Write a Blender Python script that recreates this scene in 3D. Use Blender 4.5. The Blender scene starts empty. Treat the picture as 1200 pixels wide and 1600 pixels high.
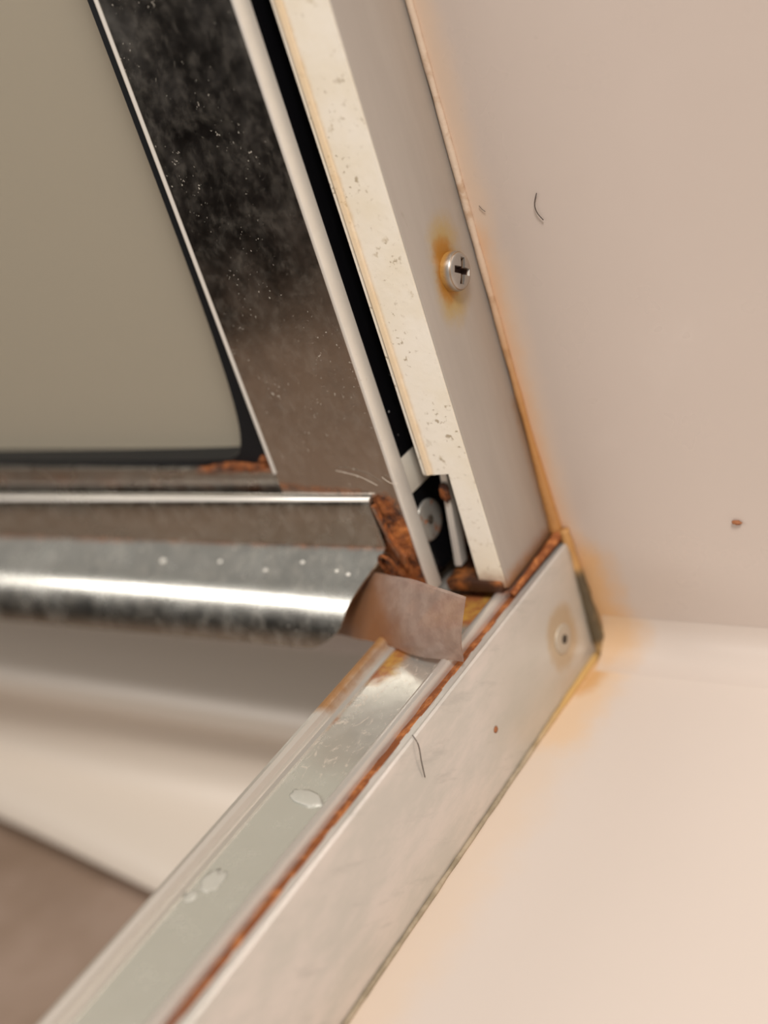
import bpy, bmesh, math, random
from mathutils import Vector, Matrix, noise as mnoise

S = bpy.context.scene
C = S.collection
random.seed(7)

# ------------------------------------------------------------------ camera
cam_d = bpy.data.cameras.new('camera')
cam = bpy.data.objects.new('camera', cam_d); C.objects.link(cam)
cam_d.sensor_fit = 'VERTICAL'; cam_d.sensor_height = 36.0
cam_d.lens = 2037.0 / 1600.0 * 36.0
cam_d.clip_start = 0.01; cam_d.clip_end = 50
RIGHT = (0.8052, 0.5162, -0.2919); UP = (-0.0238, 0.5199, 0.8539); BACK = (0.5926, -0.6806, 0.4309)
cam.matrix_world = Matrix(((RIGHT[0], UP[0], BACK[0], 0.1299), (RIGHT[1], UP[1], BACK[1], -0.2031),
                           (RIGHT[2], UP[2], BACK[2], 0.1620), (0, 0, 0, 1)))
cam_d.dof.use_dof = True
cam_d.dof.focus_distance = 0.238
cam_d.dof.aperture_fstop = 6.8
S.camera = cam

# ------------------------------------------------------------------ world, lights, exposure
S.view_settings.view_transform = 'Standard'
S.view_settings.look = 'None'
S.view_settings.gamma = 1.0
S.view_settings.use_curve_mapping = False
S.view_settings.exposure = 0.06
S.cycles.caustics_reflective = False
S.cycles.caustics_refractive = False
w = bpy.data.worlds.new('room_light'); S.world = w; w.use_nodes = True
w.node_tree.nodes['Background'].inputs[0].default_value = (1.0, 0.93, 0.85, 1)
w.node_tree.nodes['Background'].inputs[1].default_value = 0.33


def area(name, loc, target, size, power, col, size_y=None):
    d = bpy.data.lights.new(name, 'AREA'); d.shape = 'RECTANGLE' if size_y else 'DISK'; d.size = size; d.size_y = size_y or size; d.energy = power; d.color = col
    o = bpy.data.objects.new(name, d); C.objects.link(o); o.location = loc
    o.rotation_euler = (Vector(target) - Vector(loc)).to_track_quat('-Z', 'Y').to_euler()
    return o


area('ceiling_lamp', (0.85, -0.75, 1.60), (0, -0.03, 0.05), 0.50, 32.0, (1.0, 0.945, 0.885))
area('drip_highlight_lamp', (-0.95, -1.08, 0.66), (-0.03, -0.03, 0.05), 1.0, 5.8, (1.0, 0.93, 0.865), 0.22)  # unseen lamp, placed and shaped to lay the highlight on the drip rail


# ------------------------------------------------------------------ node helper
class G:
    def __init__(self, name):
        self.mat = bpy.data.materials.new(name); self.mat.use_nodes = True
        self.t = self.mat.node_tree; self.n = self.t.nodes; self.n.clear()
        self.out = self.n.new('ShaderNodeOutputMaterial')
        self._p = None

    def set(self, sock, v):
        if isinstance(v, bpy.types.NodeSocket):
            self.t.links.new(v, sock)
        elif v is not None:
            if isinstance(v, (tuple, list)) and len(v) == 3 and sock.type == 'RGBA':
                v = (*v, 1)
            sock.default_value = v

    def node(self, kind, out=0, ins=None, **props):
        n = self.n.new(kind)
        for k, v in props.items(): setattr(n, k, v)
        for k, v in (ins or {}).items(): self.set(n.inputs[k], v)
        return n.outputs[out]

    def pos(self):
        if self._p is None: self._p = self.node('ShaderNodeNewGeometry', 'Position')
        return self._p

    def m(self, op, a, b=0.0, clamp=False):
        return self.node('ShaderNodeMath', 0, {0: a, 1: b}, operation=op, use_clamp=clamp)

    def v(self, op, a, b=(0, 0, 0), out=0):
        return self.node('ShaderNodeVectorMath', out, {0: a, 1: b}, operation=op)

    def scale(self, s):
        return self.v('MULTIPLY', self.pos(), s)

    def noise(self, scale, detail=4, rough=0.6, vec=None, dist=0.0):
        return self.node('ShaderNodeTexNoise', 0, {'Vector': vec or self.pos(), 'Scale': scale, 'Detail': detail,
                                                    'Roughness': rough, 'Distortion': dist})

    def vor(self, scale, vec=None):
        return self.node('ShaderNodeTexVoronoi', 'Distance', {'Vector': vec or self.pos(), 'Scale': scale})

    def ss(self, x, a, b, lo=0.0, hi=1.0):
        n = self.n.new('ShaderNodeMapRange'); n.interpolation_type = 'SMOOTHSTEP'
        for i, val in enumerate((x, a, b, lo, hi)): self.set(n.inputs[i], val)
        return n.outputs[0]

    def axis(self, i):
        return self.node('ShaderNodeSeparateXYZ', i, {0: self.pos()})

    def seg(self, a, b):
        a = Vector(a); b = Vector(b); ba = b - a; l2 = max(ba.dot(ba), 1e-12)
        pa = self.v('SUBTRACT', self.pos(), tuple(a))
        h = self.m('DIVIDE', self.v('DOT_PRODUCT', pa, tuple(ba), out='Value'), l2, True)
        sc = self.node('ShaderNodeVectorMath', 0, {0: tuple(ba), 'Scale': h}, operation='SCALE')
        return self.v('LENGTH', self.v('SUBTRACT', pa, sc), out='Value')

    def stain(self, a, b, r0, r1, amp=0.0, nscale=300.0, strength=1.0):
        d = self.seg(a, b)
        if amp:
            d = self.m('ADD', d, self.m('MULTIPLY', self.m('SUBTRACT', self.noise(nscale, 5, 0.65), 0.5), amp))
        return self.ss(d, r0, r1, strength, 0.0)

    def mix(self, f, a, b):
        n = self.n.new('ShaderNodeMix'); n.data_type = 'RGBA'
        self.set(n.inputs[0], f); self.set(n.inputs[6], a); self.set(n.inputs[7], b)
        return n.outputs[2]

    def mul(self, a, b): return self.m('MULTIPLY', a, b)
    def mx(self, a, b): return self.m('MAXIMUM', a, b)

    def bump(self, h, dist=0.0004, strength=0.5):
        return self.node('ShaderNodeBump', 0, {'Strength': strength, 'Distance': dist, 'Height': h})

    def principled(self, color, rough=0.5, metal=0.0, normal=None, **kw):
        n = self.n.new('ShaderNodeBsdfPrincipled')
        self.set(n.inputs['Base Color'], color); self.set(n.inputs['Roughness'], rough); self.set(n.inputs['Metallic'], metal)
        if normal is not None: self.set(n.inputs['Normal'], normal)
        for k, v in kw.items(): self.set(n.inputs[k.replace('_', ' ')], v)
        return n.outputs[0]

    def done(self, sh):
        self.t.links.new(sh, self.out.inputs[0]); return self.mat

    def mixsh(self, f, a, b):
        n = self.n.new('ShaderNodeMixShader'); self.set(n.inputs[0], f)
        self.t.links.new(a, n.inputs[1]); self.t.links.new(b, n.inputs[2]); return n.outputs[0]


M = {}
RUST_HI = (0.50, 0.165, 0.035); RUST = (0.27, 0.078, 0.016); RUST_LO = (0.055, 0.018, 0.008); OCHRE = (0.62, 0.36, 0.07)


def rust_color(g, sc=350):
    n = g.m('ADD', g.mul(g.noise(sc, 6, 0.7), .55), g.mul(g.noise(sc * .35, 5, 0.7, None, .8), .45))
    return g.mix(g.ss(n, 0.52, 0.63), g.mix(g.ss(n, 0.41, 0.53), RUST_LO, RUST), RUST_HI)


def layered_metal(g, base, rough, metal, rust, rustcol=None, normal=None):
    """a metal with a non-metallic rust or dirt layer laid over it where rust is 1"""
    a = g.principled(base, rough, metal, normal)
    b = g.principled(rustcol if rustcol is not None else rust_color(g), 0.75, 0.0, g.bump(g.noise(900, 5, 0.7), 0.0006, 0.6))
    return g.mixsh(rust, a, b)


# --- moulded acrylic wall
g = G('wall_acrylic')
base = g.mix(g.noise(9, 3), (0.570, 0.492, 0.435), (0.598, 0.507, 0.455))
base = g.mix(g.stain((-.003, 0, .03), (-.003, 0, .4), .001, .0075, .005, 90, .42), base, (0.78, 0.54, 0.34))
base = g.mix(g.stain((-.003, 0, .028), (-.003, 0, .095), .000, .0045, .004, 200, .42), base, (0.70, 0.37, 0.15))
base = g.mix(g.stain((.001, 0, .022), (.004, 0, .002), .000, .010, .008, 200, .75), base, (0.70, 0.38, 0.13))
M['wall'] = g.done(g.principled(base, g.ss(g.noise(60, 3), .3, .7, .26, .36), 0, g.bump(g.noise(40, 2), .0006, .12)))

# --- tray
g = G('tray_acrylic')
base = g.mix(g.noise(14, 3), (0.645, 0.570, 0.510), (0.668, 0.588, 0.532))
base = g.mix(g.stain((.002, -.002, 0), (.002, -.16, 0), .001, .013, .012, 120, .40), base, (0.72, 0.54, 0.37))
base = g.mix(g.stain((.003, -.004, 0), (.003, -.028, 0), .001, .010, .009, 220, .50), base, (0.76, 0.50, 0.27))
base = g.mix(g.stain((.004, -.002, 0), (.002, -.014, 0), .000, .004, .004, 300, .75), base, (0.60, 0.31, 0.09))
base = g.mix(g.mul(g.ss(g.noise(420, 5, .7), .70, .76), g.stain((.006, -.03, 0), (.01, -.12, 0), .0, .02)), base, (0.45, 0.27, 0.12))
M['tray'] = g.done(g.principled(base, .34, 0, g.bump(g.noise(50, 2), .0005, .1)))

g = G('cove_acrylic')
base = g.mix(g.noise(14, 3), (0.61, 0.533, 0.475), (0.632, 0.55, 0.495))
base = g.mix(g.stain((.003, -.002, .004), (.004, -.002, .005), .002, .012, .008, 200, .7), base, (0.66, 0.40, 0.18))
M['cove'] = g.done(g.principled(base, .34, 0, g.bump(g.noise(50, 2), .0005, .1)))

# --- bathroom side
g = G('brown_floor')
n = g.noise(16, 4)
M['floor'] = g.done(g.principled(g.mix(g.ss(n, .35, .65), (0.25, 0.175, 0.125), (0.34, 0.25, 0.195)), .5))
g = G('moulded_skirting')
M['skirt'] = g.done(g.principled((0.64, 0.565, 0.485), .35))

# --- jamb flange (satin anodised)
g = G('jamb_satin')
streak = g.noise(60, 5, .7, g.scale((1, 1, .12)))
base = g.mix(g.ss(streak, .3, .7), (0.46, 0.42, 0.38), (0.52, 0.48, 0.435))
scr = (-.0037, -.0100, .0926)
base = g.mix(g.stain((-.0037, -.0118, .088), (-.0037, -.0098, .0985), .0010, .0068, .0040, 420, .75), base, (0.50, 0.34, 0.09))
base = g.mix(g.stain((-.0037, -.0122, .0905), (-.0037, -.0110, .0965), .0014, .0044, .0030, 500, .95), base, (0.45, 0.20, 0.025))
fl = g.mul(g.ss(g.noise(180, 4, .6, g.scale((1, 1, .25))), .64, .70), g.stain((-.0037, -.016, .105), (-.0037, -.018, .16), .002, .006, .003, 300))
base = g.mix(g.mul(fl, .6), base, (0.22, 0.16, 0.09))
base = g.mix(g.stain((-.0037, -.022, .029), (-.0037, 0, .029), .0008, .005, .003, 400, .85), base, (0.42, 0.19, 0.06))
base = g.mix(g.stain((-.0037, 0, .03), (-.0037, 0, .06), .0005, .004, .002, 500, .7), base, (0.45, 0.26, 0.12))
M['jamb'] = g.done(g.principled(base, .42, .35, g.bump(g.noise(900, 3, .6, g.scale((1, 1, .1))), .0002, .15)))

# --- cream cover strip with mildew specks
g = G('cream_strip')
base = g.mix(g.ss(g.noise(60, 4), .35, .7), (0.86, 0.805, 0.71), (0.81, 0.735, 0.60))
sp = g.mul(g.ss(g.noise(800, 3, .6), .60, .68), g.ss(g.noise(90, 3), .42, .60))
base = g.mix(g.mul(sp, .75), base, (0.27, 0.19, 0.09))
bl = g.ss(g.noise(230, 4, .65), .62, .72)
base = g.mix(g.mul(bl, .5), base, (0.38, 0.28, 0.14))
base = g.mix(g.stain((-.0136, -.022, .05), (-.0136, -.022, .16), .0002, .0014, .0012, 400, .6), base, (0.62, 0.42, 0.20))
base = g.mix(g.stain((-.016, -.0216, .028), (-.003, -.0216, .0285), .001, .006, .004, 400, .95), base, (0.30, 0.12, 0.04))
M['cream'] = g.done(g.principled(base, .38, 0, g.bump(g.noise(700, 4), .0003, .25)))

# --- polished frame metal
def polished(name, base, rough, extra_rust=None, dust=.35, streak_scale=(1, 1, .1), metal=1.0):
    g = G(name)
    st = g.noise(700, 4, .6, g.scale(streak_scale))
    cl = g.noise(75, 5, .65)
    r = g.m('ADD', rough, g.ss(cl, .35, .75, 0, .13))
    col = g.mix(g.ss(cl, .4, .75, 0, .35), base, tuple(c * .8 for c in base))
    met = g.principled(col, r, metal, g.bump(st, .0001, .10))
    specks = g.ss(g.noise(1500, 2, .5), .68, .73)
    specks = g.mul(specks, g.ss(g.noise(130, 4), .45, .65))
    film = g.ss(g.noise(320, 6, .75, g.scale((1, 1, .8))), .40, .85, 0.0, dust * .5)
    dustmask = g.mx(g.mul(specks, .75), film)
    sh = g.mixsh(dustmask, met, g.principled((.62, .57, .49), .8))
    if extra_rust:
        sh = g.mixsh(extra_rust(g), sh, g.principled(rust_color(g), .75, 0, g.bump(g.noise(900, 5, .7), .0006, .6)))
    return g.done(sh)


M['stile'] = polished('door_stile_metal', (.58, .55, .51), .13,
    lambda g: g.mx(g.stain((-.0225, -.027, .052), (-.0205, -.027, .034), .0012, .0040, .0045, 420),
                   g.stain((-.026, -.027, .0545), (-.05, -.027, .0562), .0000, .0015, .002, 380, .55)), .24)
M['rail'] = polished('door_rail_metal', (.42, .39, .35), .25,
    lambda g: g.mx(g.stain((-.05, -.026, .0548), (-.3, -.026, .0545), .0002, .0026, .002, 150, .35),
                   g.stain((-.052, -.024, .0595), (-.072, -.024, .0585), .0004, .0022, .003, 400, .95)), .5, (.1, 1, 1))
M['drip'] = polished('drip_rail_metal', (.54, .54, .505), .20,
    lambda g: g.mx(g.stain((-.026, -.0272, .0420), (-.3, -.0272, .0376), .0000, .0017, .0016, 120, .85),
                   g.stain((-.0255, -.0275, .052), (-.0262, -.0275, .042), .0000, .0010, .0008, 600, .6)), .5, (.1, 1, 1))
M['edge_metal'] = polished('bright_edge_metal', (.82, .78, .72), .32, None, .3, metal=.3)  # pale and less metallic, to carry the drip rail's specular line

# --- sill
def sill_rust(g):
    a = g.stain((-.0262, -.035, .0275), (-.0225, -.064, .0275), .0014, .0036, .0035, 300)
    b = g.stain((-.022, -.03, .027), (-.020, -.047, .027), .0020, .0060, .005, 350)
    c = g.stain((-.0085, -.024, .027), (-.018, -.028, .027), .0045, .0085, .005, 350)
    return g.mul(g.mx(g.mx(a, b), c), .92)


g = G('sill_plate_metal')
cl = g.noise(160, 6, .7)
dark = g.stain((-.011, -.030, .027), (-.0115, -.066, .027), .006, .014, .008, 140)  # dark reflection of the door, painted into the plate colour
base = g.mix(g.mul(dark, .45), (.76, .77, .71), (.52, .45, .40))
chalk = g.mul(g.ss(g.noise(420, 5, .7, g.scale((1, .6, 1)), 1.2), .55, .66), g.stain((-.013, -.046, .027), (-.015, -.072, .027), .004, .011, .006, 200))
met = g.principled(base, g.ss(cl, .3, .8, .15, .34), .70, g.bump(g.noise(900, 3), .0001, .1))
sh = g.mixsh(g.mul(chalk, .55), met, g.principled((.60, .52, .44), .8))
rc = g.mix(g.ss(g.noise(240, 5, .7), .40, .62), RUST, (0.42, 0.22, 0.03))
M['sill_plate'] = g.done(g.mixsh(sill_rust(g), sh, g.principled(rc, .6, 0, g.bump(g.noise(800, 4), .0005, .5))))

g = G('sill_face_metal')
cl = g.noise(70, 6, .7, g.scale((1, .35, 1)))
streak = g.noise(210, 5, .7, g.v('MULTIPLY', g.node('ShaderNodeVectorRotate', 0, {0: g.pos(), 'Axis': (1, 0, 0), 'Angle': .6}), (1, .18, 1)))
base = g.mix(g.ss(cl, .40, .62), (.70, .645, .60), (.60, .575, .53))
base = g.mix(g.mul(g.ss(streak, .54, .70), .45), base, (.44, .425, .395))
corner = g.stain((0, -.004, .012), (0, -.03, .012), .004, .022, .01, 120)
base = g.mix(g.mul(corner, .6), base, (.50, .475, .41))
ring = g.stain((0, -.0134, .0115), (0, -.0134, .0135), .0046, .0072, .003, 300)
base = g.mix(g.mul(ring, .55), base, (.46, .30, .12))
base = g.mix(g.stain((0, -.001, .004), (0, -.0005, .026), .0004, .0035, .002, 300, .75), base, (.25, .18, .08))
base = g.mix(g.stain((0, -.002, -.001), (0, -.16, -.001), .0008, .0026, .0014, 250, .6), base, (.34, .27, .17))
base = g.mix(g.stain((0, -.0435, .0124), (0, -.0436, .0125), .0004, .0009, .0005, 900, .95), base, (.14, .05, .02))
M['sill_face'] = g.done(g.principled(base, .34, .45, g.bump(g.noise(1200, 3, .6, g.scale((1, .1, 1))), .0001, .12)))

g = G('sill_lip_metal')
rr = g.stain((-.0262, -.02, .0285), (-.0245, -.060, .0285), .0012, .0040, .003, 300, .92)
M['sill_lip'] = g.done(layered_metal(g, (.74, .70, .645), .34, .75, rr, g.mix(g.noise(160, 4, .6), (.20, .075, .015), (.44, .22, .06))))
g = G('sill_ridge_metal')
M['sill_ridge'] = g.done(layered_metal(g, (.76, .72, .675), .32, .7, g.stain((-.006, 0, .029), (-.006, -.020, .029), .001, .004, .002, 300, .85)))

# --- rust
g = G('rust_crust')
n = g.noise(480, 6, .7)
M['rust'] = g.done(g.principled(rust_color(g), .7, 0, g.bump(n, .0012, .9)))
g = G('damp_rust')
n = g.noise(200, 5, .65)
M['rust_dark'] = g.done(g.principled(g.mix(g.ss(n, .42, .66), (.045, .016, .007), (.30, .10, .025)), .5, 0, g.bump(n, .0006, .5)))
g = G('rust_line')
n = g.noise(260, 6, .7)
col = g.mix(g.ss(n, .45, .65), (0.22, .062, .014), (.52, .19, .055))
M['rust_line'] = g.done(g.principled(col, .75, 0, g.bump(n, .0006, .7)))
g = G('stained_sealant')
n = g.noise(220, 5, .65)
low = g.stain((-.004, 0, .026), (-.003, 0, .05), .004, .055, .012, 90)
col = g.mix(low, (.60, .47, .36), (.44, .21, .065))
col = g.mix(g.ss(n, .5, .7, 0, .5), col, (.32, .15, .05))
M['sealant'] = g.done(g.principled(col, .55, 0, g.bump(n, .0008, .5)))
g = G('mildewed_sealant')
n = g.noise(240, 5, .65)
zz = g.axis(2)
col = g.mix(g.ss(zz, .002, .03), (.52, .33, .14), (.46, .24, .08))
col = g.mix(g.mul(g.stain((.0006, -.002, .005), (.0002, -.002, .019), .0010, .0036, .0022, 350), .95), col, (.065, .05, .028))
M['mildew'] = g.done(g.principled(col, .6, 0, g.bump(n, .0008, .5)))
g = G('grimy_sealant')
n = g.noise(200, 5, .65)
nearc = g.stain((0, 0, 0), (.0, -.012, 0), .004, .03, .01, 150)
col = g.mix(g.ss(n, .35, .65), (.42, .34, .24), (.26, .21, .14))
col = g.mix(nearc, col, (.55, .34, .12))
M['grime'] = g.done(g.principled(col, .55, 0))

# --- others
g = G('black_vinyl')
sp = g.ss(g.noise(330, 3, .5, None, 1.5), .69, .72)
sp = g.mul(sp, g.stain((-.0183, -.0195, .062), (-.0183, -.0195, .074), .002, .005))  # glossy glints on the black strip, painted as grey specks
M['black'] = g.done(g.principled(g.mix(sp, (.004, .004, .005), (.30, .30, .30)), .22, 0, Specular_IOR_Level=.25))
g = G('dull_black_vinyl')
M['vinyl'] = g.done(g.principled((.006, .007, .009), .45, 0, Specular_IOR_Level=.3))
g = G('grey_plastic')
M['grey_plastic'] = g.done(g.principled((.55, .51, .44), .4))
g = G('dark_channel')
n = g.noise(300, 4)
col = g.mix(g.ss(n, .35, .65), (.22, .205, .17), (.30, .28, .23))
M['channel'] = g.done(g.principled(g.mix(g.stain((-.03, -.01, .027), (0, -.012, .027), .003, .012, .006, 250), col, (.14, .045, .012)), .5, .2))
g = G('tarnished_disc')
n = g.noise(520, 5, .7)
M['disc'] = g.done(layered_metal(g, (.50, .48, .44), .35, .7, g.ss(n, .54, .64, 0, .75)))
g = G('screw_steel')
x = g.axis(0)
deep = g.mul(g.ss(x, -.0015, -.0018), g.stain((-.0012, -.0100, .0926), (-.0030, -.0100, .0926), .0034, .0036))
rim = g.mul(g.ss(x, -.0021, -.0033), .8)
M['screw'] = g.done(layered_metal(g, g.mix(g.noise(500), (.40, .37, .34), (.45, .415, .38)), .36, .8, g.mx(deep, rim),
                                  g.mix(deep, (.45, .22, .03), (.045, .016, .008))))
g = G('countersunk_head')
M['sill_screw'] = g.done(g.principled(g.mix(g.noise(400), (.46, .39, .30), (.52, .45, .36)), .5, .3))
g = G('dark_pit')
M['pit'] = g.done(g.principled((.04, .028, .018), .8))

g = G('hazy_glass')
tr = g.node('ShaderNodeBsdfTransparent', 0, {0: (.93, .92, .86, 1)})
hz = g.principled((.56, .51, .42), .28, 0, g.bump(g.noise(25, 2), .001, .1))
M['glass'] = g.done(g.mixsh(.45, tr, hz))

g = G('clear_sweep')
n = g.noise(300, 5, .65)
rm = g.stain((-.038, -.031, .034), (-.026, -.036, .028), .003, .016, .010, 160)
tr = g.node('ShaderNodeBsdfTransparent', 0, {0: g.mix(rm, (.88, .78, .72, 1), (.84, .58, .38, 1))})
df = g.principled(g.mix(rm, g.mix(g.ss(n, .35, .65), (.46, .355, .305), (.62, .50, .43)), (.46, .24, .12)), .18, 0, g.bump(g.noise(160, 3), .0006, .3))
tl = g.node('ShaderNodeBsdfTranslucent', 0, {0: (.55, .40, .32, 1)})
M['sweep'] = g.done(g.mixsh(.50, tr, g.mixsh(.25, df, tl)))

g = G('hair_fibre'); M['hair'] = g.done(g.principled((.05, .035, .028), .5))
g = G('pale_fibre'); M['fibre'] = g.done(g.principled((.70, .62, .52), .6))
g = G('lime_deposit'); M['lime'] = g.done(g.principled((.80, .77, .70), .5))
g = G('dried_drip'); M['drop'] = g.done(g.principled(g.mix(g.noise(500), (.46, .46, .41), (.60, .58, .52)), .45, .25))
g = G('brown_crumb'); M['crumb'] = g.done(g.principled((.30, .11, .04), .7))
g = G('black_matt'); M['matt'] = g.done(g.principled(g.mix(g.noise(200), (.006, .006, .006), (.012, .011, .010)), .95, 0, Specular_IOR_Level=.1))  # black of the added block mirrored in the stile


# ------------------------------------------------------------------ mesh helpers
def link(name, bm, mat, parent=None, smooth=False, autosmooth=None):
    bmesh.ops.recalc_face_normals(bm, faces=bm.faces)
    me = bpy.data.meshes.new(name); bm.to_mesh(me); bm.free()
    me.materials.append(M[mat])
    if smooth:
        me.polygons.foreach_set('use_smooth', [True] * len(me.polygons))
        if autosmooth:
            me.set_sharp_from_angle(angle=math.radians(autosmooth))
    o = bpy.data.objects.new(name, me); C.objects.link(o)
    if parent:
        o.parent = parent
        if parent.type == 'EMPTY': o.matrix_parent_inverse = Matrix.Translation(-parent.location)
    return o


def empty(name, loc):
    o = bpy.data.objects.new(name, None); C.objects.link(o); o.location = loc; o.empty_display_size = .01
    return o


def tag(o, label, cat, group=None):
    o['label'] = label; o['category'] = cat; o['kind'] = 'thing'
    if group: o['group'] = group
    return o


def struct(o): o['kind'] = 'structure'; return o


def bevel_all(bm, r, seg=2):
    if r: bmesh.ops.bevel(bm, geom=list(bm.edges), offset=r, segments=seg, profile=.5, affect='EDGES', clamp_overlap=True)


def box(name, lo, hi, mat, parent=None, r=0.0, seg=2):
    bm = bmesh.new(); bmesh.ops.create_cube(bm, size=1)
    for v in bm.verts:
        v.co = Vector([lo[i] if v.co[i] < 0 else hi[i] for i in range(3)])
    bevel_all(bm, r, seg)
    return link(name, bm, mat, parent, bool(r), 25)


def prism(name, pts, axis, lo, hi, mat, parent=None, r=0.0, smooth=False, steps=1, warp=None):
    """pts: closed outline in the two other axes (in order), swept along axis lo..hi"""
    bm = bmesh.new(); rings = []
    oth = [i for i in range(3) if i != axis]
    for s in range(steps + 1):
        a = lo + (hi - lo) * s / steps; ring = []
        for p in pts:
            c = [0, 0, 0]; c[axis] = a; c[oth[0]] = p[0]; c[oth[1]] = p[1]
            c = Vector(c)
            ring.append(bm.verts.new(warp(c) if warp else c))
        rings.append(ring)
    n = len(pts)
    for s in range(steps):
        for i in range(n):
            bm.faces.new((rings[s][i], rings[s][(i + 1) % n], rings[s + 1][(i + 1) % n], rings[s + 1][i]))
    bm.faces.new(rings[0]); bm.faces.new(rings[-1])
    if r: bevel_all(bm, r, 2)
    return link(name, bm, mat, parent, smooth and not r, 35)


def tube(name, path, rad, mat, parent=None, segs=8, jitter=0.0, jscale=300, flat=None):
    bm = bmesh.new(); rings = []
    path = [Vector(p) for p in path]
    for i, p in enumerate(path):
        t = (path[min(i + 1, len(path) - 1)] - path[max(i - 1, 0)]).normalized()
        ref = Vector((0, 0, 1)) if abs(t.z) < .8 else Vector((0, 1, 0))
        u = t.cross(ref).normalized(); v = t.cross(u).normalized()
        r0 = rad(i / (len(path) - 1)) if callable(rad) else rad
        ring = []
        for k in range(segs):
            a = 2 * math.pi * k / segs
            q = p + (u * math.cos(a) + v * math.sin(a)) * r0
            if jitter: q += (q - p).normalized() * jitter * mnoise.noise(q * jscale)
            ring.append(bm.verts.new(q))
        rings.append(ring)
    for i in range(len(rings) - 1):
        for k in range(segs):
            bm.faces.new((rings[i][k], rings[i][(k + 1) % segs], rings[i + 1][(k + 1) % segs], rings[i + 1][k]))
    bm.faces.new(rings[0]); bm.faces.new(rings[-1])
    return link(name, bm, mat, parent, True)


def line(a, b, n):
    a = Vector(a); b = Vector(b); return [a.lerp(b, i / n) for i in range(n + 1)]


def smoothpath(pts, sub=6):
    pts = [Vector(p) for p in pts]; out = []
    for i in range(len(pts) - 1):
        p0 = pts[max(i - 1, 0)]; p1 = pts[i]; p2 = pts[i + 1]; p3 = pts[min(i + 2, len(pts) - 1)]
        for k in range(sub):
            t = k / sub
            out.append(.5 * ((2 * p1) + (p2 - p0) * t + (2 * p0 - 5 * p1 + 4 * p2 - p3) * t * t + (3 * p1 - p0 - 3 * p2 + p3) * t ** 3))
    out.append(pts[-1]); return out


def blob(name, c, radii, mat, parent=None, amp=.25, ns=900, rot=None, sub=3):
    bm = bmesh.new(); bmesh.ops.create_icosphere(bm, subdivisions=sub, radius=1)
    for v in bm.verts:
        d = v.co.copy(); k = 1 + amp * mnoise.noise(d * 1.7 + Vector(c) * ns)
        q = Vector((d.x * radii[0], d.y * radii[1], d.z * radii[2])) * k
        if rot: q = rot @ q
        v.co = Vector(c) + q
    return link(name, bm, mat, parent, True)


def disc(name, c, axis_vec, r, h, mat, parent=None, dome=.3, segs=40):
    """a low domed round head standing on c along axis_vec"""
    ax = Vector(axis_vec).normalized(); ref = Vector((0, 0, 1)) if abs(ax.z) < .8 else Vector((1, 0, 0))
    u = ax.cross(ref).normalized(); v = ax.cross(u)
    prof = [(r, 0), (r, h * .55), (r * .97, h * .75), (r * .90, h * .9), (r * .78, h)]
    prof += [(r * .4, h * (1 + dome * .25)), (0.0001, h * (1 + dome * .3))]
    bm = bmesh.new(); rings = []
    for rr, hh in prof:
        rings.append([bm.verts.new(Vector(c) + ax * hh + (u * math.cos(2 * math.pi * k / segs) + v * math.sin(2 * math.pi * k / segs)) * rr) for k in range(segs)])
    for i in range(len(rings) - 1):
        for k in range(segs):
            bm.faces.new((rings[i][k], rings[i][(k + 1) % segs], rings[i + 1][(k + 1) % segs], rings[i + 1][k]))
    bm.faces.new(rings[0]); bm.faces.new(rings[-1])
    return link(name, bm, mat, parent, True, 50)


def cut(o, cutter):
    md = o.modifiers.new('cut', 'BOOLEAN'); md.object = cutter; md.operation = 'DIFFERENCE'; md.solver = 'EXACT'
    dg = bpy.context.evaluated_depsgraph_get(); dg.update()
    me = bpy.data.meshes.new_from_object(o.evaluated_get(dg))
    o.modifiers.clear(); old = o.data; o.data = me; bpy.data.meshes.remove(old)
    cm = cutter.data; bpy.data.objects.remove(cutter); bpy.data.meshes.remove(cm)


# ------------------------------------------------------------------ the setting
struct(box('wall_back', (-.9, 0, -.10), (.9, .05, 1.2), 'wall'))
struct(box('floor', (-1.6, -1.8, -.13), (-.0282, 0, -.088), 'floor'))


# stepped moulded skirting on the bathroom side, flaring toward the tray
def skirt():
    # (z, y at x=-0.30, y at x=-0.03)
    prof = [(-.0100, 0.0, 0.0), (-.0120, -.006, -.006), (-.0150, -.0130, -.0130), (-.0190, -.0180, -.0180), (-.0235, -.0200, -.0200), (-.0270, -.0180, -.0180),
            (-.0310, -.0090, -.0100), (-.0400, -.0045, -.0085), (-.0500, -.0040, -.0150), (-.0570, -.0050, -.0230), (-.0600, -.0090, -.0300), (-.0630, -.0165, -.0400),
            (-.0665, -.0220, -.0470), (-.0710, -.0240, -.0500), (-.0745, -.0215, -.0470), (-.0785, -.0130, -.0390), (-.0875, -.0110, -.0370), (-.0875, 0.0, 0.0)]
    bm = bmesh.new(); rings = []
    N = 30
    for s in range(N + 1):
        t = s / N; x = -.62 + (.62 - .029) * t
        k = max(0, min(1, (x + .30) / .27)); k = k * k * (3 - 2 * k)
        rings.append([bm.verts.new((x, a + (b - a) * k, z)) for z, a, b in prof])
    n = len(prof)
    for s in range(N):
        for i in range(n):
            bm.faces.new((rings[s][i], rings[s][(i + 1) % n], rings[s + 1][(i + 1) % n], rings[s + 1][i]))
    bm.faces.new(rings[0]); bm.faces.new(rings[-1])
    return struct(link('baseboard_left', bm, 'skirt', None, True, 60))


skirt()

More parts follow.
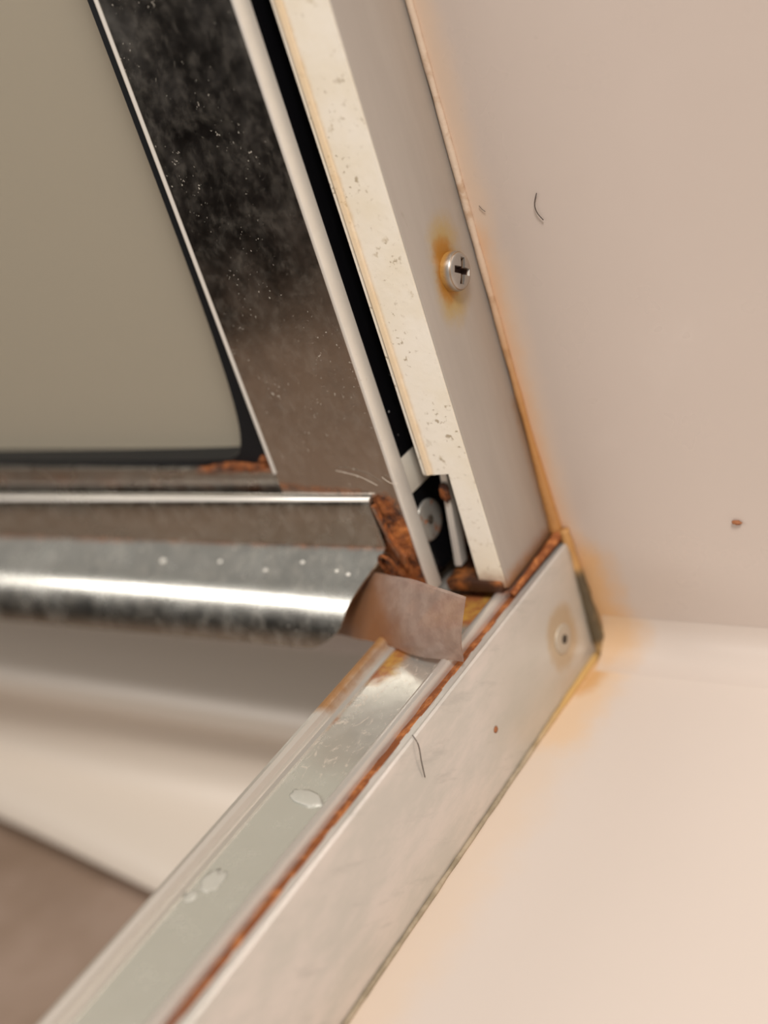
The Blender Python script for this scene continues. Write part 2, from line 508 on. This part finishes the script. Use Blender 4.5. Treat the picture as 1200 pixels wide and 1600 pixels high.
tray = empty('shower_tray', (.2, -.3, -.095))
tag(tray, 'off-white acrylic shower tray ledge stained orange at the corner', 'shower tray')
box('ledge', (-.028, -.75, -.095), (.55, -.0004, 0), 'tray', tray)
cv = []
R0 = .009
for i in range(9):
    a = math.pi / 2 * i / 8
    cv.append((-R0 + R0 * math.sin(a) - .00005, R0 - R0 * math.cos(a) - .0001))
cv = cv + [(-.00005, -.0001)]
prism('cove', cv, 0, .0020, .55, 'cove', tray, smooth=True)

# ------------------------------------------------------------------ sill
sill = empty('door_sill', (-.0125, -.2, 0))
tag(sill, 'ribbed aluminium door sill with a rusty groove, running along the tray edge', 'door sill')
YN, YF = -.42, -.0006
prism('body', [(-.0245, .0002), (-.0012, .0002), (-.0012, .0245), (-.0245, .0262)], 1, YN, YF, 'sill_face', sill)
o = prism('tread_plate', [(-.0205, .0258), (-.0066, .0258), (-.0066, .0270), (-.0205, .0270)], 1, YN, YF, 'sill_plate', sill)
prism('outer_lip', [(-.0252, .0180), (-.0240, .0180), (-.0240, .0262), (-.0203, .0262), (-.0203, .0274), (-.0212, .0276), (-.0216, .0274), (-.0224, .0275),
                    (-.0228, .0284), (-.0236, .0288), (-.0246, .0286), (-.0252, .0279)], 1, YN, YF, 'sill_lip', sill, smooth=True)
prism('ridge', [(-.0071, .0255), (-.0046, .0255), (-.0046, .0284), (-.0050, .0291), (-.0057, .0293), (-.0065, .0291), (-.0071, .0285)], 1, YN, YF, 'sill_ridge', sill, smooth=True)
o = prism('rust_groove', [(-.0048, .0250), (-.0026, .0250), (-.0026, .0279), (-.0036, .0277), (-.0048, .0273)], 1, YN, YF, 'rust_line', sill,
          steps=160, warp=lambda c: c + Vector((0, 0, .0003 * mnoise.noise(c * 420) if c.z > .026 else 0)))
o['label'] = 'line of orange rust in the groove'
prism('face_plate', [(-.0027, .0240), (-.0014, .0240), (-.0013, .0003), (0.0, .0003), (0.0, .0274), (-.0002, .0281), (-.0006, .0284), (-.0010, .0283), (-.0014, .0279), (-.0028, .0278)],
      1, YN, YF, 'sill_face', sill, smooth=True)
sc = disc('screw', (-.0002, -.0134, .0120), (1, 0, 0), .0033, .0006, 'sill_screw', sill, .2)
sc['label'] = 'tarnished countersunk screw head'
disc('hole_shade_disc', (.00045, -.0134, .0120), (1, 0, 0), .0010, .0001, 'pit', sc, .1, 20)  # dark disc painted for the shade inside the screw hole
dp = blob('dried_drip', (-.0127, -.0828, .0271), (.0038, .0017, .0004), 'drop', sill, .35, rot=Matrix.Rotation(-.25, 3, 'Z'))
dp['label'] = 'pale dried blob on the tread plate'
blob('dried_drip', (-.0172, -.1040, .0270), (.0020, .0026, .00008), 'drop', sill, .5)
blob('dried_drip', (-.0189, -.1078, .0270), (.0012, .0012, .00008), 'drop', sill, .5)
blob('rust_spot', (.0000, -.0436, .0124), (.0003, .0007, .0006), 'crumb', sill)

# ------------------------------------------------------------------ wall jamb
ZT = .34
jamb = empty('wall_jamb', (-.0100, -.010, .0297))
tag(jamb, 'tall satin metal wall jamb with a cream cover strip and one screw', 'door jamb')
box('flange', (-.0054, -.0212, .0297), (-.0037, -.0004, ZT), 'jamb', jamb, .0003)
# cream strip, notched at the foot
pts = [(-.0041, .0300), (-.0041, ZT), (-.0152, ZT), (-.0152, .0558), (-.0094, .0562), (-.0100, .0300)]
prism('cover_strip', [(p[0], p[1]) for p in pts], 1, -.0216, -.0200, 'cream', jamb)
prism('strip_bead', [(-.0140, -.0223), (-.0133, -.0221), (-.0131, -.0214), (-.0152, -.0214), (-.0152, -.0218), (-.0147, -.0218)], 2, .0562, ZT, 'cream', jamb, smooth=True)
box('back_plate', (-.0480, -.0060, .0300), (-.0054, -.0004, ZT), 'channel', jamb)
box('inner_wall', (-.0090, -.0198, .0300), (-.0076, -.0061, ZT), 'channel', jamb)
rb = prism('inner_rib', [(-.0172, .0325), (-.0156, .0325), (-.0121, .0556), (-.0137, .0556)], 1, -.0186, -.0160, 'edge_metal', jamb, .0002)
blob('rust_lump', (-.0136, -.0190, .0505), (.0011, .0007, .0022), 'rust', jamb, .5)
rb['label'] = 'bright metal rib inside the notch'
fr = box('foot_block', (-.0178, -.0225, .0290), (-.0045, -.0090, .0316), 'rust_dark', jamb, .0006)
fr['label'] = 'rust-caked foot of the jamb'

sw = disc('screw', (-.0037, -.0100, .0926), (1, 0, 0), .0037, .0024, 'screw', None, .35, 48)
sw['label'] = 'steel cross-head screw ringed by rust'
bm = bmesh.new()
L, Wd, ang = .0033, .00085, -.545
cross = [(L, Wd), (Wd, Wd), (Wd, L), (-Wd, L), (-Wd, Wd), (-L, Wd), (-L, -Wd), (-Wd, -Wd), (-Wd, -L), (Wd, -L), (Wd, -Wd), (L, -Wd)]
rings = []
for xx, k in ((.0005, 1.0), (-.0028, .55)):
    rings.append([bm.verts.new(Vector((xx, -.0100, .0926)) + Matrix.Rotation(ang, 3, 'X') @ Vector((0, p[0] * k, p[1] * k))) for p in cross])
for i in range(12):
    bm.faces.new((rings[0][i], rings[0][(i + 1) % 12], rings[1][(i + 1) % 12], rings[1][i]))
bm.faces.new(rings[0]); bm.faces.new(rings[1])
cut(sw, link('cutter', bm, 'pit'))
sw.parent = jamb; sw.matrix_parent_inverse = Matrix.Translation(-jamb.location)

# ------------------------------------------------------------------ door (standing open, square to the sill)
door = empty('shower_screen', (-.030, -.0190, .031))
tag(door, 'framed hazy glass shower door standing open above the sill', 'shower door')
XL = -.42
prism('stile', [(-.0490, -.0262), (-.0482, -.0270), (-.0190, -.0270), (-.0187, -.0268), (-.0187, -.0234), (-.0206, -.0230), (-.0206, -.0105), (-.0490, -.0105)],
      2, .0312, ZT, 'stile', door)
eb = box('edge_bead', (-.0189, -.0272, .0312), (-.0181, -.0231, ZT), 'edge_metal', door, .0003)
eb['label'] = 'bright hinge-side edge of the stile'
lb = prism('edge_bead', [(-.0493, -.0266), (-.0484, -.0273), (-.0478, -.0271), (-.0480, -.0262), (-.0493, -.0240)], 2, .0592, ZT, 'edge_metal', door)
# hinge-side black strip, plastic end piece, hinge bolt
box('hinge_seal', (-.0204, -.0231, .0602), (-.0187, -.0120, ZT), 'black', door, .0003)
box('seal_end_cap', (-.0204, -.0229, .0520), (-.0188, -.0120, .0601), 'grey_plastic', door, .0003)
box('hinge_leaf', (-.0204, -.0229, .0330), (-.0192, -.0120, .0519), 'black', door)
hb = disc('hinge_bolt', (-.0193, -.0196, .0443), (1, 0, 0), .0044, .0007, 'disc', door, .3, 32)
disc('hole_shade_disc', (-.0184, -.0200, .0447), (1, 0, 0), .0009, .0002, 'pit', hb, .1, 16)  # dark disc in place of a shaded hole in the bolt
# bottom rail
prism('bottom_rail', [(-.0245, .0335), (-.0110, .0335), (-.0110, .0588), (-.0236, .0588), (-.0245, .0580)], 0, XL, -.0491, 'rail', door)
box('rail_top_bead', (XL, -.0250, .0576), (-.0492, -.0236, .0590), 'rail', door, .0003)
prism('rail_foot', [(-.0262, .0330), (-.0110, .0330), (-.0110, .0312), (-.0262, .0312)], 0, XL, -.0492, 'rail', door)


# glass and its black vinyl with a rounded corner
def rounded_corner(x1, z0, rad, n=8):
    return [(x1 - rad + rad * math.sin(math.pi / 2 * i / n), z0 + rad - rad * math.cos(math.pi / 2 * i / n)) for i in range(n + 1)]


inner = [(XL, .0602)] + [(p.x, p.y) for p in smoothpath([(-.10, .0603, 0), (-.0680, .0606, 0), (-.0610, .0614, 0), (-.0583, .0640, 0), (-.0561, .0710, 0), (-.0546, .0850, 0), (-.0538, .1100, 0), (-.0536, .16, 0)], 4)] + [(-.0536, ZT)]
pane = [(XL, .0592), (-.0500, .0592), (-.0500, ZT), (XL, ZT)]
prism('glass_pane', pane, 1, -.0180, -.0140, 'glass', door)
bm = bmesh.new()
outer = [(XL, .0585)] + [(-.0492, .0585)] * (len(inner) - 2) + [(-.0492, ZT)]
front = [bm.verts.new((p[0], -.0238, p[1])) for p in inner]; fo = [bm.verts.new((p[0] + (i - 6) * 1e-7, -.0238, p[1])) for i, p in enumerate(outer)]
back = [bm.verts.new((p[0], -.0181, p[1])) for p in inner]; bo = [bm.verts.new((p[0] + (i - 6) * 1e-7, -.0181, p[1])) for i, p in enumerate(outer)]
for i in range(len(inner) - 1):
    for q in ((front[i], front[i + 1], fo[i + 1], fo[i]), (front[i], back[i], back[i + 1], front[i + 1]),
              (back[i], bo[i], bo[i + 1], back[i + 1]), (fo[i], fo[i + 1], bo[i + 1], bo[i])):
        bm.faces.new(q)
gv = link('glazing_seal', bm, 'vinyl', door, True, 40)
gv['label'] = 'black vinyl seal around the glass'
cr = blob('corner_rust', (-.0530, -.0225, .0606), (.0040, .0016, .0020), 'rust', door, .5)
blob('corner_rust', (-.0600, -.0240, .0592), (.0085, .0012, .0009), 'rust', door, .5)
cr['label'] = 'orange rust lump in the glazing corner'


# drip rail: thin bent sheet with a slanted cut end
def drip():
    end = [(-.0250, -.0264, .0538), (-.0250, -.0272, .0538), (-.0250, -.0279, .0535), (-.0251, -.0281, .0528), (-.0252, -.0277, .0478), (-.0253, -.0274, .0424)]
    low = [(-.0254, -.0276, .0421), (-.0258, -.0288, .0411), (-.0268, -.0300, .0399), (-.0277, -.0312, .0389), (-.0287, -.0323, .0378), (-.0297, -.0337, .0367), (-.0308, -.0351, .0354),
           (-.0319, -.0362, .0340), (-.0329, -.0372, .0324), (-.0336, -.0380, .0308), (-.0347, -.0386, .0294), (-.0364, -.0390, .0279), (-.0384, -.0393, .0265), (-.0408, -.0395, .0253), (-.0431, -.0396, .0245)]
    P = [Vector(p) for p in end] + [Vector(p) for p in low]
    # the front lip bends down and back under
    n = len(P)
    th = .0006
    off = []
    for i in range(n):
        a = P[max(i - 1, 0)]; b = P[min(i + 1, n - 1)]
        t = Vector((0, b.y - a.y, b.z - a.z)).normalized()
        off.append(P[i] + Vector((0, -t.z, t.y)) * -th * (1 if True else 0))
    bm = bmesh.new(); rings = []
    N = 24
    for s in range(N + 1):
        row = []
        for arr in (P, off):
            for p in arr:
                x = p.x + (XL - p.x) * (s / N)
                row.append(bm.verts.new((x, p.y, p.z + .018 * (x - p.x))))
        rings.append(row)
    loop = list(range(n)) + list(range(2 * n - 1, n - 1, -1))
    for s in range(N):
        for i in range(len(loop)):
            a, b = loop[i], loop[(i + 1) % len(loop)]
            bm.faces.new((rings[s][a], rings[s][b], rings[s + 1][b], rings[s + 1][a]))
    for row in (rings[0], rings[-1]):
        for i in range(n - 1):
            bm.faces.new((row[i], row[i + 1], row[n + i + 1], row[n + i]))
    return link('drip_rail', bm, 'drip', door, True, 28)


dr = drip()
tube('top_highlight_bead', [(x, -.0278, .0537 + .018 * (x + .025)) for x in (-.0251, -.12, -.2, -.3, XL)], .00065, 'edge_metal', door, 10)  # added bead; its pale metal draws the highlight along the flange
dr['label'] = 'bent metal drip rail with a ragged cut end'
# lime spots on the sloping sheet
for x, y, z, r in [(-.0560, -.0322, .0379, .0006), (-.0463, -.0304, .0393, .0007), (-.0366, -.0316, .0385, .0006), (-.0335, -.0320, .0381, .0007), (-.0880, -.0312, .0379, .0010), (-.0700, -.0308, .0384, .0008)]:
    blob('lime_spot', (x, y - .0001, z + .0003), (r, r * .8, r * .6), 'lime', dr, .3, sub=2)

# rust crust on the stile foot
def crust():
    poly = [(-.0252, .0530), (-.0238, .0545), (-.0218, .0540), (-.0203, .0515), (-.0190, .0490), (-.0186, .0455), (-.0200, .0425), (-.0192, .0395), (-.0186, .0360), (-.0186, .0325),
            (-.0280, .0322), (-.0285, .0400), (-.0262, .0420), (-.0250, .0460), (-.0248, .0500)]

    def inside(x, z):
        c = False; j = len(poly) - 1
        for i in range(len(poly)):
            xi, zi = poly[i]; xj, zj = poly[j]
            if (zi > z) != (zj > z) and x < (xj - xi) * (z - zi) / (zj - zi) + xi: c = not c
            j = i
        return c

    bm = bmesh.new(); st = .00035; vs = {}
    nx, nz = 34, 68
    x0, z0 = -.0292, .0318
    for i in range(nx):
        for j in range(nz):
            x = x0 + i * st; z = z0 + j * st
            e = sum(inside(x + dx, z + dz) for dx in (-.0010, 0, .0010) for dz in (-.0010, 0, .0010)) / 9
            nn = mnoise.fractal(Vector((x, 0, z)) * 260, 1.0, 2.0, 4)
            y = -.0266 - e * (.0009 + .0009 * nn)
            vs[i, j] = bm.verts.new((x, y, z))
    for i in range(nx - 1):
        for j in range(nz - 1):
            if inside(x0 + (i + .5) * st, z0 + (j + .5) * st):
                bm.faces.new((vs[i, j], vs[i + 1, j], vs[i + 1, j + 1], vs[i, j + 1]))
    bmesh.ops.delete(bm, geom=[v for v in bm.verts if not v.link_faces], context='VERTS')
    ext = bmesh.ops.extrude_face_region(bm, geom=list(bm.faces))
    for v in [q for q in ext['geom'] if isinstance(q, bmesh.types.BMVert)]: v.co.y = -.0262
    return link('rust_crust', bm, 'rust', door, True, 60)


cr = crust(); cr['label'] = 'flaking orange rust crust on the stile foot'
# thin clip at the cut end and the curled flake below it
ec = prism('end_clip', [(-.0246, .0530), (-.0238, .0530), (-.0225, .0455), (-.0203, .0412), (-.0208, .0385), (-.0222, .0410), (-.0234, .0455)], 1, -.0290, -.0280, 'stile', door)
tube('curled_flake', [(-.0240 + .0016 * math.cos(a), -.0305 - .0008 * math.sin(a), .0402 + .0027 * math.sin(a)) for a in [i * .35 - 1.9 for i in range(17)]],
     .00035, 'rust', door, 8, .0002, 900)


# clear sweep strip springing out below the rail
def sweep():
    top = smoothpath([(-.0480, -.0285, .0345), (-.0390, -.0287, .0360), (-.0304, -.0300, .0375), (-.0210, -.0345, .0398), (-.0118, -.0385, .0418), (-.0034, -.0420, .0431), (.0038, -.0450, .0438)], 6)
    bot = smoothpath([(-.0520, -.0290, .0200), (-.0430, -.0315, .0220), (-.0340, -.0355, .0245), (-.0278, -.0385, .0268), (-.0155, -.0425, .0281), (-.0080, -.0442, .0289), (-.0009, -.0455, .0297)], 6)
    bm = bmesh.new(); th = .0009; NV = 8
    fr, bk = [], []
    for i, (a, b) in enumerate(zip(top, bot)):
        rf, rb = [], []
        for j in range(NV + 1):
            p = a.lerp(b, j / NV)
            bow = .0010 * math.sin(math.pi * j / NV)
            p = p + Vector((0, -bow, 0)) + Vector((0, .0005 * mnoise.noise(p * 130), 0))
            rf.append(bm.verts.new(p)); rb.append(bm.verts.new(p + Vector((-.0004, th, 0))))
        fr.append(rf); bk.append(rb)
    n = len(fr)
    for i in range(n - 1):
        for j in range(NV):
            bm.faces.new((fr[i][j], fr[i + 1][j], fr[i + 1][j + 1], fr[i][j + 1]))
            bm.faces.new((bk[i][j], bk[i][j + 1], bk[i + 1][j + 1], bk[i + 1][j]))
        for j in (0, NV):
            bm.faces.new((fr[i][j], bk[i][j], bk[i + 1][j], fr[i + 1][j]))
    for i in (0, n - 1):
        for j in range(NV):
            bm.faces.new((fr[i][j], fr[i][j + 1], bk[i][j + 1], bk[i][j]))
    return link('sweep_strip', bm, 'sweep', door, True, 40)


sp = sweep(); sp['label'] = 'clear plastic sweep strip stained by rust'

# ------------------------------------------------------------------ sealant and rust lines
o = tube('sealant_bead', line((-.0030, -.0004, .0290), (-.0030, -.0004, ZT), 120), lambda t: .0007 + .0010 * max(0, 1 - t * 14), 'sealant', None, 10, .00015, 200)
tag(o, 'orange-stained sealant bead between the tall jamb and the wall', 'sealant')
o = tube('sealant_bead', line((-.0026, -.0222, .0290), (-.0022, -.0012, .0298), 40), lambda t: .0006 + .0005 * t, 'rust_line', None, 10, .0002, 300)
tag(o, 'rusty sealant bead where the jamb foot meets the sill', 'sealant')
o = tube('sealant_bead', line((-.0006, -.0010, .0310), (.0008, -.0014, .0006), 40), lambda t: .0010 + .0007 * t, 'mildew', None, 10, .0004, 300)
tag(o, 'blackened sealant bead at the wall end of the sill', 'sealant')
o = tube('sealant_bead', line((.0003, -.0030, .0003), (.0003, -.40, .0003), 200), lambda t: .0005 + .0005 * max(0, 1 - t * 14), 'grime', None, 8, .0002, 250)
tag(o, 'grimy sealant line along the foot of the sill on the tray', 'sealant')

# ------------------------------------------------------------------ loose hairs and crumbs
def hair(pts, rad, mat, label):
    o = tube('hair', smoothpath(pts, 6), rad, mat, None, 6)
    return tag(o, label, 'hair')


hair([(.0122, -.0004, .1022), (.0113, -.0005, .1003), (.0114, -.0005, .0986), (.0122, -.0004, .0971)], .00010, 'hair', 'short dark curved hair stuck to the plain wall')
hair([(-.0003, -.0003, .1013), (.0001, -.0003, .1006), (.0007, -.0003, .1000)], .00006, 'hair', 'tiny dark hair on the wall beside the jamb screw')
hair([(-.0005, -.0654, .0288), (.0006, -.0660, .0272), (.0006, -.0667, .0240), (.0003, -.0669, .0206)], .00010, 'hair', 'thin dark hair lying over the edge of the sill')
hair([(-.0314, -.0276, .0603), (-.0290, -.0279, .0600), (-.0262, -.0279, .0593), (-.0240, -.0279, .0583), (-.0222, -.0277, .0570)], .00005, 'fibre', 'longer pale fibre stuck to the dark door stile')
hair([(-.0206, -.0275, .0588), (-.0188, -.0277, .0576), (-.0172, -.0275, .0574)], .00005, 'fibre', 'short pale fibre at the stile edge')
cb = blob('crumb', (.0369, -.0004, .0336), (.0010, .0004, .00045), 'crumb', None, .4)
tag(cb, 'rust-brown crumb stuck low on the wall', 'crumb')

# ------------------------------------------------------------------ black block added out of view to darken the polished stile's reflection
block_root = empty('reflected_block', (-.53, -.58, -.088)); block_root.rotation_euler = (0, 0, 0)
tag(block_root, 'black fabric block added out of view, mirrored dark in the door stile', 'reflection block')
rz = Matrix.Rotation(math.radians(-43), 4, 'Z')


def block_part(name, lo, hi, r):
    o = box(name, lo, hi, 'matt', block_root, r)
    o.data.transform(Matrix.Translation((-.53, -.58, 0)) @ rz)
    return o


block_part('block_body', (-.32, -.16, -.088), (.32, .14, .16), .01)
block_part('block_lid', (-.33, -.17, .16), (.33, .15, .185), .008)
block_part('block_handle', (-.06, .14, .06), (.06, .152, .085), .004)
